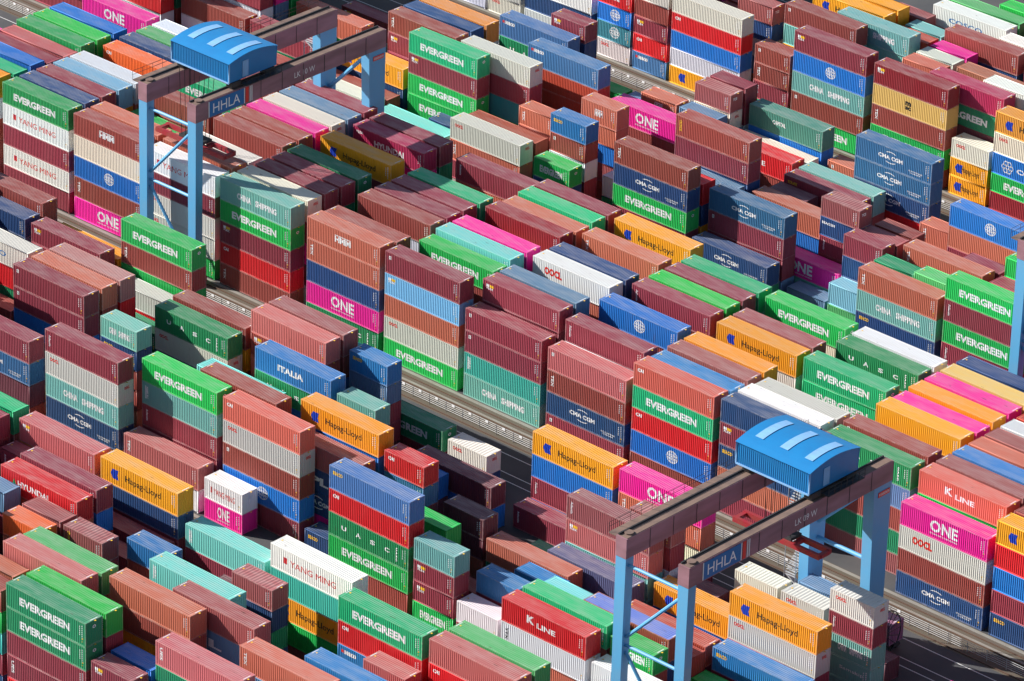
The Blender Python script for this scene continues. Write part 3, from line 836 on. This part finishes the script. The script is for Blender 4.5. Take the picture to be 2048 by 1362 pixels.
N9,-398.40,20,0,mr tqf
N9,-426.10,20,0,gy+ nb og
N9,-445.95,20,0,wg nb
R1,-351.55,20,0,bo fb tqf pk pk
R1,-391.55,20,0,wg
R2,-351.55,20,0,br gn mr pk bl
R2,-371.30,20,0,bo rd
R3,-398.10,20,0,br gd br br
R5,-364.75,20,0,mr gn mr wg nb
R6,-378.05,20,0,br bo br
R6,-398.10,20,0,fb mr bo gd br
R9,-364.75,20,0,nb dm pk mr br
R9,-384.60,20,0,nb nb nb br
R9,-425.90,20,0,br bo br nb br"""
OFF=dict(G=319.15,F=362.0,M=404.9,N=447.75,R=490.66)
LEN={40:12.192,20:6.058}
cont=[]
for sid,l in enumerate(DATA.split('\n')):
    row,x,ln,hh,ts=l.split(',',4); ts=ts.split(); n=len(ts); x=float(x); y=OFF[row[0]]+2.92*int(row[1],16); z=0; hh=int(hh)
    for k in range(n):
        t=ts[n-1-k]; vis=2 if t.endswith('*') else 1 if t.endswith('+') else 0; t=t.rstrip('*+'); h=HC if k>=n-hh else HS
        col,_,code=t.partition(':'); cont.append(dict(sid=sid,k=k,n=n,row=row,x=x,y=y,z=z,h=h,L=LEN[int(ln)],col=col,code=code,vis=vis)); z+=h
def tone(col):
    c=PAL[col]; g_=sum(c)/3; c=[max(.004,g_+(v-g_)*1.13) for v in c]; s=random.uniform(.88,1.12); return tuple(min(.85,v*s*random.uniform(.94,1.06)) for v in c)
# ---- labels: colour, marking, neighbours above/below, stack beside it, place in the photo
by={(c['sid'],c['k']):c for c in cont}
def proj(c):
    p=np.array([c['x']+c['L']/2,c['y'],c['z']+c['h']])-np.array([0,0,CH]); return (1024+F*(R@p)/(f@p))/2048,(681-F*(U@p)/(f@p))/1362
tops=[c for c in cont if c['k']==c['n']-1]
def feats(c):
    base=WORD[c['col']]+(' short' if c['L']<8 else '')+' container'
    m=LW.get(c['code'],''); base+=(' with '+m) if m else ''
    ab=by.get((c['sid'],c['k']+1)); be=by.get((c['sid'],c['k']-1)); q=[]
    if ab is None: q.append('topmost of its stack')
    else: q.append('under the '+WORD[ab['col']]+' one')
    if be is not None and be['vis']: q.append('resting on '+WORD[be['col']]+' one')
    nb=[t for t in tops if t['row'][0]==c['row'][0] and t['sid']!=c['sid'] and t['vis']]
    nb.sort(key=lambda t:(t['x']-c['x'])**2/9+(t['y']-c['y'])**2)
    if nb: q.append('beside the '+WORD[nb[0]['col']]+' stack top')
    px,py=proj(c); 
    v=['top','upper','upper middle','middle','lower middle','lower','bottom'][min(6,max(0,int(py*7)))]; hz=['far left','left','centre left','centre','centre right','right','far right'][min(6,max(0,int(px*7)))]
    q2='at the photo\'s '+v+' '+hz
    return base,q,q2
things=[c for c in cont if c['vis']==2]
from collections import Counter
cand=[]
for c in things:
    b,q,q2=feats(c); o=[b+', '+q[0]]+[b+', '+q[0]+', '+z for z in q[1:]]+[b+', '+', '.join(q)]+[b+', '+q[0]+', '+q2]+[b+', '+q[0]+', '+z+', '+q2 for z in q[1:]]
    cand.append([z for z in o if len(z.split())<=16])
done=[None]*len(things); lvl=Counter(z for o in cand for z in set(o)); used=set()
for i,o in enumerate(cand):
    for z in o:
        if lvl[z]==1: done[i]=z;break
left=[i for i in range(len(things)) if not done[i]]
left.sort(key=lambda i:proj(things[i])[0]); seen=Counter(done); groups={}
for i in left: groups.setdefault(cand[i][-1] if len(cand[i][-1].split())<=13 else cand[i][0],[]).append(i)
for b,ix in groups.items():
    for k,i in enumerate(ix):
        w_=b.split()[:11]; done[i]=' '.join(w_)+', '+('leftmost such' if k==0 else 'rightmost such' if k==len(ix)-1 else ['second','third','fourth','fifth','sixth','seventh'][min(k-1,5)]+' from left')
        if len(ix)==1: done[i]=b
        while done[i] in used:
            px,py=proj(things[i]); done[i]=' '.join(b.split()[:8]).rstrip(',')+f', about {int(px*100)} percent across, {int(py*100)} percent down'; break
        used.add(done[i])
for c,lab in zip(things,done):
    root=link('shipping_container',None,None,(c['x'],c['y'],c['z']+.004)); root.empty_display_size=.5
    tag(root,lab,'container','stacked shipping containers'); t=tone(c['col'])
    for nm,me in meshes(c['L'],c['h'],c['col'] in('rr','fb','wr') and c['L']<8):
        o=link(nm,me,root); o.color=(*t,1)
        if c['col']=='tp' and nm=='roof_panel': o.color=(.12,.2,.6,1)
    link('lettering',dmesh(c['L'],c['h'],c['code']),root)
# ---- remaining containers: one mass
V=[];Fq=[];Mi=[];Cc=[];base=0;TMP={}
def tmpl(L_,h,vis):
    k=(L_,h,vis)
    if k not in TMP:
        m=MB(); side(m,L_,h,0,1,0); end(m,L_,h,L_,1,0); roof(m,L_,h,1); frame(m,L_,h,0); m.face([(0.02,W-.02,.1),(0.02,W-.02,h-.1),(L_-.02,W-.02,h-.1),(L_-.02,W-.02,.1)],0); m.face([(.02,.02,.1),(.02,.02,h-.1),(.02,W-.02,h-.1),(.02,W-.02,.1)],0)
        TMP[k]=(np.array(m.v),np.array([q for q in m.f]),np.array(m.m))
    return TMP[k]
for c in cont:
    if c['vis']==2: continue
    v,q,m=tmpl(c['L'],c['h'],1); V.append(v+np.array([c['x'],c['y'],c['z']+.004])); Fq.append(q+base); Mi.append(m); base+=len(v)
    t=tone(c['col']); Cc.append(np.tile(np.array([*t,1],np.float32),(len(q)*4,1)))
V=np.concatenate(V);Fq=np.concatenate(Fq);Mi=np.concatenate(Mi);Cc=np.concatenate(Cc)
me=bpy.data.meshes.new('container_stacks'); me.vertices.add(len(V)); me.vertices.foreach_set('co',V.astype(np.float32).ravel()); me.loops.add(Fq.size); me.loops.foreach_set('vertex_index',Fq.astype(np.int32).ravel())
me.polygons.add(len(Fq)); me.polygons.foreach_set('loop_start',np.arange(0,Fq.size,4,dtype=np.int32)); me.materials.append(S_SIDE); me.materials.append(S_ROOF); me.polygons.foreach_set('material_index',Mi.astype(np.int32))
ca=me.color_attributes.new('Col','FLOAT_COLOR','CORNER'); ca.data.foreach_set('color',Cc.ravel()); me.update(calc_edges=True)
tag(link('container_stacks',me),'many other shipping containers packed between and beneath the visible stacks','containers',None,'stuff')
for c in cont:
    if c['vis']==1 and c['code']:
        o=link('painted_lettering',dmesh(c['L'],c['h'],c['code']),bpy.data.objects['container_stacks'],(c['x'],c['y'],c['z']+.004)); o['kind']='stuff'
# ---- ground, rails, lanes
M_G=mat('asphalt',(.055,.057,.062),.9,.5,.15,0,(.12,.11,.1)); M_B=mat('ballast',(.115,.09,.07),.95,.6,.6,0,(.09,.08,.05),.5,(.3,1.5,1)); M_R=mat('rail_steel',(.12,.075,.055),.5,.4,2); M_L=mat('lane_paint',(.6,.6,.58),.7)
M_C=mat('concrete',(.25,.24,.21),.9,.4,.5)
g=MB(); g.face([(-900,150,0),(0,150,0),(0,900,0),(-900,900,0)]); tag(link('ground',g.mesh('ground',[M_G])),kind='structure')
YF=[357.2,400.2,443.1,486.1,529.0]
for y in YF:
    g=MB(); g.face([(-620,y-1,.004),(-180,y-1,.004),(-180,y+4.6,.004),(-620,y+4.6,.004)]); tag(link('gravel_strip',g.mesh('gravel_strip',[M_B])),kind='structure')
    g=MB(); g.face([(-620,y+2.2,.008),(-180,y+2.2,.008),(-180,y+2.7,.008),(-620,y+2.7,.008)]); g.face([(-620,y+4.0,.008),(-180,y+4.0,.008),(-180,y+4.5,.008),(-620,y+4.5,.008)]); tag(link('concrete_edge',g.mesh('concrete_edge',[M_C])),kind='structure')
    g=MB()
    for d in (-.75,2.0,3.2): g.box(-620,y+d,0,-180,y+d+.1,.16)
    tag(link('crane_rail',g.mesh('crane_rail',[M_R])),kind='structure')
    g=MB()
    for d in (-2.7,-6.1,-7.5): g.face([(-620,y+d,.004),(-180,y+d,.004),(-180,y+d+.13,.004),(-620,y+d+.13,.004)])
    tag(link('lane_markings',g.mesh('lane_markings',[M_L])),kind='structure')
M_Z=mat('galvanised_steel',(.42,.43,.44),.5,.3,3); M_W=INK['white']
pm=MB(); pm.bar((0,0,0),(0,0,1.35),.045); POST=pm.mesh('post',[M_Z]); pm=MB(); pm.box(-.22,-.02,0,.22,.02,.32); PLATE=pm.mesh('reflector_plate',[M_W])
for y,x0,x1,lab in ((400.2,-420,-272,'low steel rail fence beside the crane rails across the middle of the yard'),(443.1,-500,-462,'short stretch of steel rail fence at the upper left corner'),(486.1,-428,-350,'steel rail fence in front of the rear stacks at upper right')):
    t=link('fence',None,None,(x0,y,0)); tag(t,lab,'fence'); n=int((x1-x0)/2.7); m=MB()
    for z in (.3,.55,.8,1.05,1.3): m.bar((0,0,z),(n*2.7,0,z),.03)
    link('rail',m.mesh('rail',[M_Z]),t)
    for k in range(n+1): link('post',POST,t,(k*2.7,0,0))
    for k in range(min(n,45)): link('reflector_plate',PLATE,t,(k*2.7+1.2,-.06,1.05))
# ---- gantry cranes
M_GI=mat('faded_mauve_paint',(.33,.17,.21),.6,.55,.25,0,(.12,.06,.06),.5,(1,.6,3)); M_GT=mat('girder_top',(.2,.13,.1),.8,.6,.7,0,(.07,.05,.05)); M_BL=mat('light_blue_paint',(.1,.36,.62),.5,.25,.4,0,(.2,.3,.4)); M_HB=mat('cabin_blue',(.01,.2,.48),.45,.2,.6,0,(.02,.1,.3)); M_HP=mat('pale_blue_panel',(.22,.45,.75),.5,.2,1)
M_RD=mat('spreader_red',(.3,.015,.025),.5,.4,1.2); M_DK=mat('dark_grease',(.03,.028,.03),.6); M_SG=mat('sign_blue',(.01,.15,.4),.5)
def txtmesh(name,s,w,h,m,bold=.02):
    v,fs=text(s,bold); me=bpy.data.meshes.new(name); me.from_pydata([(0,p[0]*w,p[1]*h) for p in v],[],fs); me.materials.append(m); return me
def crane(X1,Y0,name_,trol,lab,spread):
    # X1 = +x face of the right girder, Y0 = near end of the girders; span runs along +y
    c=link('gantry_crane',None,None,(X1,Y0,0)); tag(c,lab,'crane'); SP=33.4; Z1=24.3; gh=2.35; gw=1.5; dx=8.6
    for gx in (-gw,-gw-dx):
        m=MB(); m.box(gx,0,Z1-gh,gx+gw,SP,Z1,0); m.f.pop(1) if False else None
        gd=link('girder',m.mesh('girder',[M_GI]),c); m=MB(); m.box(gx+.1,.2,Z1+.003,gx+gw-.1,SP-.2,Z1+.05); link('walkway',m.mesh('walkway',[M_GT]),gd); m=MB(); m.box(gx+.12,.2,Z1+.05,gx+.3,SP-.2,Z1+.22); link('rail',m.mesh('rail',[M_DK]),gd)
        m=MB(); m.bar((gx+gw/2,1.2,Z1+.05),(gx+gw/2,1.2,Z1+.22),.5,0,20); link('cover',m.mesh('cover',[M_GT]),gd)
        for y in [SP*k/9 for k in range(1,9)]:
            m=MB(); m.box(gx+gw,y,Z1-gh+.05,gx+gw+.04,y+.06,Z1-.05); link('seam',m.mesh('seam',[M_DK]),gd)
    if dx:
        m=MB(); m.box(-gw-dx-1.0,0,Z1-.15,-gw-dx-.03,SP*.97,Z1-.02)
        for k in range(20): m.bar((-gw-dx-1,k*SP*.97/19,Z1),(-gw-dx-1,k*SP*.97/19,Z1+1.1),.03)
        m.bar((-gw-dx-1,0,Z1+1.1),(-gw-dx-1,SP*.97,Z1+1.1),.03); m.bar((-gw-dx-1,0,Z1+.6),(-gw-dx-1,SP*.97,Z1+.6),.03); link('side_platform',m.mesh('side_platform',[M_GT]),c)
    for gx in (-gw,-gw-dx):
        for near in (1,0):
            wt,wb=(1.25,1.1) if near else (3.0,2.3); y0=.05 if near else SP-wt-.02; y0b=.05 if near else SP-wb-.1
            m=MB(); k=len(m.v); a=[(gx+.12,y0b,1.2),(gx+gw-.12,y0b,1.2),(gx+gw-.12,y0b+wb,1.2),(gx+.12,y0b+wb,1.2)]; b=[(gx+.05,y0,Z1-gh-.01),(gx+gw-.05,y0,Z1-gh-.01),(gx+gw-.05,y0+wt,Z1-gh-.01),(gx+.05,y0+wt,Z1-gh-.01)]
            m.v+=a+b
            for q in ((0,3,2,1),(4,5,6,7),(0,1,5,4),(1,2,6,5),(2,3,7,6),(3,0,4,7)): m.f.append(q); m.m.append(0)
            link('leg',m.mesh('leg',[M_BL]),c)
            m=MB(); m.box(gx-.8,y0b-.1,.45,gx+gw+.8,y0b+1.1,1.2); bo=link('bogie',m.mesh('bogie',[M_RD]),c)
            for kx in (-.5,.5,gw-.5,gw+.5):
                m=MB(); m.bar((gx+kx,y0b+.3,.5),(gx+kx,y0b+.7,.5),.34,0,16); link('wheel',m.mesh('wheel',[M_DK]),bo)
    xl,xr=-gw-dx+gw,-gw
    m=MB(); yb=.6
    for a,b in (((xl,yb,Z1-3.3),(xr,yb,Z1-3.3)),((xr,yb,Z1-4.3),(xl,yb,12.4)),((xl,yb,11.4),(xr,yb,11.4)),((xl,yb,10.6),(xr,yb,1.8))): m.bar(a,b,.2,0,8)
    link('brace',m.mesh('brace',[M_BL]),c)
    m=MB(); yb=SP-1.3
    for a,b in (((xr,yb,Z1-3.2),(xl,yb,14)),((xl,yb,12),(xr,yb,12))): m.bar(a,b,.25,0,8)
    link('brace',m.mesh('brace',[M_BL]),c)
    m=MB(); sx,sy=-gw-dx-2.2,SP-2.2          # stair tower by the far leg
    for x in (0,1.6):
        for y in (0,1.8): m.bar((sx+x,sy+y,0),(sx+x,sy+y,Z1-1),.05)
    for k in range(10):
        z=k*2.2
        for s in range(9): m.box(sx+.1,sy+(s if k%2 else 8-s)*.2,z+s*.24,sx+1.5,sy+(s if k%2 else 8-s)*.2+.2,z+s*.24+.05)
        m.bar((sx,sy,z+1),(sx,sy+1.8,z+1),.03); m.bar((sx+1.6,sy,z+1),(sx+1.6,sy+1.8,z+1),.03)
    link('stair_tower',m.mesh('stair_tower',[M_Z]),c)
    # signs
    m=MB(); m.box(.02,2.3,Z1-2.2,.06,8.2,Z1-.15); sg=link('sign',m.mesh('sign',[M_SG]),c); link('lettering',txtmesh('lettering','HHLA',4.6,1.25,INK['white'],0),sg,(.068,2.9,Z1-1.8))
    for yy,ww in ((2.15,.13),(8.22,.13),(8.5,.5),(9.2,.13),(9.5,.13)):
        m=MB(); m.box(.02,yy,Z1-2.2,.055,yy+ww,Z1-.15); link('stripe',m.mesh('stripe',[INK['red'] if ww==.5 else INK['white']]),sg)
    link('lettering',txtmesh('lettering',name_,3.6,.75,INK['white'],.0),c,(.03,17,Z1-1.6))
    m=MB(); m.box(-.03,SP-2.3,Z1-3.7,.02,SP-.4,Z1-3.1); k=link('maker_plate',m.mesh('maker_plate',[INK['red']]),c); link('lettering',txtmesh('lettering','K KRANUNION',1.7,.35,INK['white'],.01),k,(.03,SP-2.2,Z1-3.57))
    # cable reel at far leg
    m=MB(); cy,cz,rr_=SP-1.2,3.6,2.9; n=36
    for i in range(n):
        a=2*math.pi*i/n; b=2*math.pi*(i+1)/n; m.bar((1.2,cy+rr_*math.cos(a),cz+rr_*math.sin(a)),(1.2,cy+rr_*math.cos(b),cz+rr_*math.sin(b)),.07)
        if i%2==0: m.bar((1.2,cy,cz),(1.2,cy+rr_*math.cos(a),cz+rr_*math.sin(a)),.05)
    m.bar((-.1,cy,cz),(1.5,cy,cz),.35,0,12); link('cable_reel',m.mesh('cable_reel',[M_DK]),c)
    m=MB(); m.box(-8,SP-1.6,1.2,-1.7,SP-.6,1.4)
    for k in range(5): m.box(-7.5+k*1.2,SP-1.5,1.4,-6.8+k*1.2,SP-.9,2.3+.3*(k%2))
    link('equipment_platform',m.mesh('equipment_platform',[M_Z]),c)
    if trol is None: return
    # trolley house, curved roof
    t0=trol; x0,x1=-gw-dx-.35,-.35; yl=8.2; zb=Z1+1.0; hw=2.6
    m=MB(); P=prof(0,x0,x1)
    for (a,d0),(b,d1) in zip(P,P[1:]): m.face([(a,t0+.05*d0,zb),(b,t0+.05*d1,zb),(b,t0+.05*d1,zb+hw),(a,t0+.05*d0,zb+hw)])
    N=10; arc=[(t0-.15+(yl+.3)*i/N,zb+hw+.7*math.sin(math.pi*i/N)**.9 if 0<i<N else zb+hw) for i in range(N+1)]
    for xx in (x0+.03,x1-.03): m.face([(xx,t0,zb)]+[(xx,y,z-.02) for y,z in arc]+[(xx,t0+yl,zb)])
    m.face([(x0,t0+yl,zb),(x1,t0+yl,zb),(x1,t0+yl,zb+hw),(x0,t0+yl,zb+hw)]); m.face([(x0,t0,zb),(x1,t0,zb),(x1,t0+yl,zb),(x0,t0+yl,zb)])
    h_=link('trolley_house',m.mesh('trolley_house',[M_HB]),c); m=MB()
    for i in range(N): m.face([(x0-.1,*arc[i]),(x1+.1,*arc[i]),(x1+.1,*arc[i+1]),(x0-.1,*arc[i+1])])
    link('roof',m.mesh('roof',[M_HB]),h_)
    for k in range(3):
        m=MB(); xa=x0+1.2+k*3.4
        for i in range(2,N-2): m.face([(xa,arc[i][0],arc[i][1]+.06),(xa+1.1,arc[i][0],arc[i][1]+.06),(xa+1.1,arc[i+1][0],arc[i+1][1]+.06),(xa,arc[i+1][0],arc[i+1][1]+.06)])
        link('skylight',m.mesh('skylight',[M_HP]),h_)
    m=MB(); m.box(x0-.06,t0-.05,zb,x0+.1,t0+.1,zb+hw); m.box(x1-.1,t0-.06,zb,x1+.06,t0+.1,zb+hw); m.box(x0,t0-.06,zb-.1,x1,t0+.02,zb+.1); m.box(x1,t0+2.3,zb+.2,x1+.04,t0+3.3,zb+2.3); link('trim',m.mesh('trim',[M_HP]),h_)
    m=MB()
    for gx in (-gw/2,-gw/2-dx):
        for yy in (t0+.4,t0+yl-2): m.box(gx-.5,yy,Z1+.25,gx+.5,yy+1.6,zb-.05)
    m.box(x1+.05,t0+2,zb-.6,x1+1.1,t0+8,zb-.5)
    for k in range(7): m.bar((x1+1.1,t0+2+k,zb-.5),(x1+1.1,t0+2+k,zb+.6),.04)
    for z in (.1,.6): m.bar((x1+1.1,t0+2,zb+z-.05),(x1+1.1,t0+8,zb+z-.05),.04)
    link('trolley_frame',m.mesh('trolley_frame',[M_DK]),c)
    sy,sz=spread; xm=-gw-dx/2
    s=link('spreader',None,c,(0,0,0)); m=MB(); m.box(xm-6,sy+.1,sz,xm+6,sy+.5,sz+.6); m.box(xm-6,sy+1.9,sz,xm+6,sy+2.3,sz+.6)
    for k in (-6,-2,2,5.6): m.box(xm+k,sy+.5,sz+.05,xm+k+.5,sy+1.9,sz+.5)
    link('beam',m.mesh('beam',[M_RD]),s); m=MB(); m.box(xm-2,sy+.3,sz+.62,xm+2,sy+2.1,sz+.95); m.box(xm-.7,sy+.6,sz+.95,xm+.6,sy+1.7,sz+1.9)
    for k in (-1.7,-1,1,1.7):
        for yy in (.5,1.9): m.bar((xm+k,sy+yy,sz+.9),(xm+k*1.3,sy+yy*1.2,zb),.05)
    link('headblock',m.mesh('headblock',[M_DK]),s)
crane(-413.2,402.3,'LK 10 W',6.0,'blue-legged mauve gantry crane marked ten at the upper left, its red spreader lowered',(4.4,15.6))
crane(-296.5,359.3,'LK 09 W',19.5,'blue-legged mauve gantry crane marked nine at the lower right, dark-blue cabin near its far end',(21,17))
crane(-310.29,445.2,'LK 11 W',None,'partly visible gantry crane whose pale blue leg stands at the right edge',None)
# ---- trailer with container in the lane
t=link('trailer',None,None,(-302.2,393.2,0)); tag(t,'dark truck trailer under the purple container in the lane at lower right','trailer'); m=MB(); m.box(0,.7,1.0,6.6,1.7,1.28); link('chassis',m.mesh('chassis',[M_DK]),t)
for kx in (4.2,5.5):
    for ky in (.1,1.95):
        m=MB(); m.bar((kx,ky,.5),(kx,ky+.4,.5),.5,0,18); link('wheel',m.mesh('wheel',[M_DK]),t)
root=link('shipping_container',None,None,(-301.9,393.2,1.3)); tag(root,'short purple container standing on a trailer in the dark lane','container','stacked shipping containers')
for nm,me in meshes(LEN[20],HS): link(nm,me,root).color=(.3,.1,.2,1)
link('lettering',dmesh(LEN[20],HS,''),root)
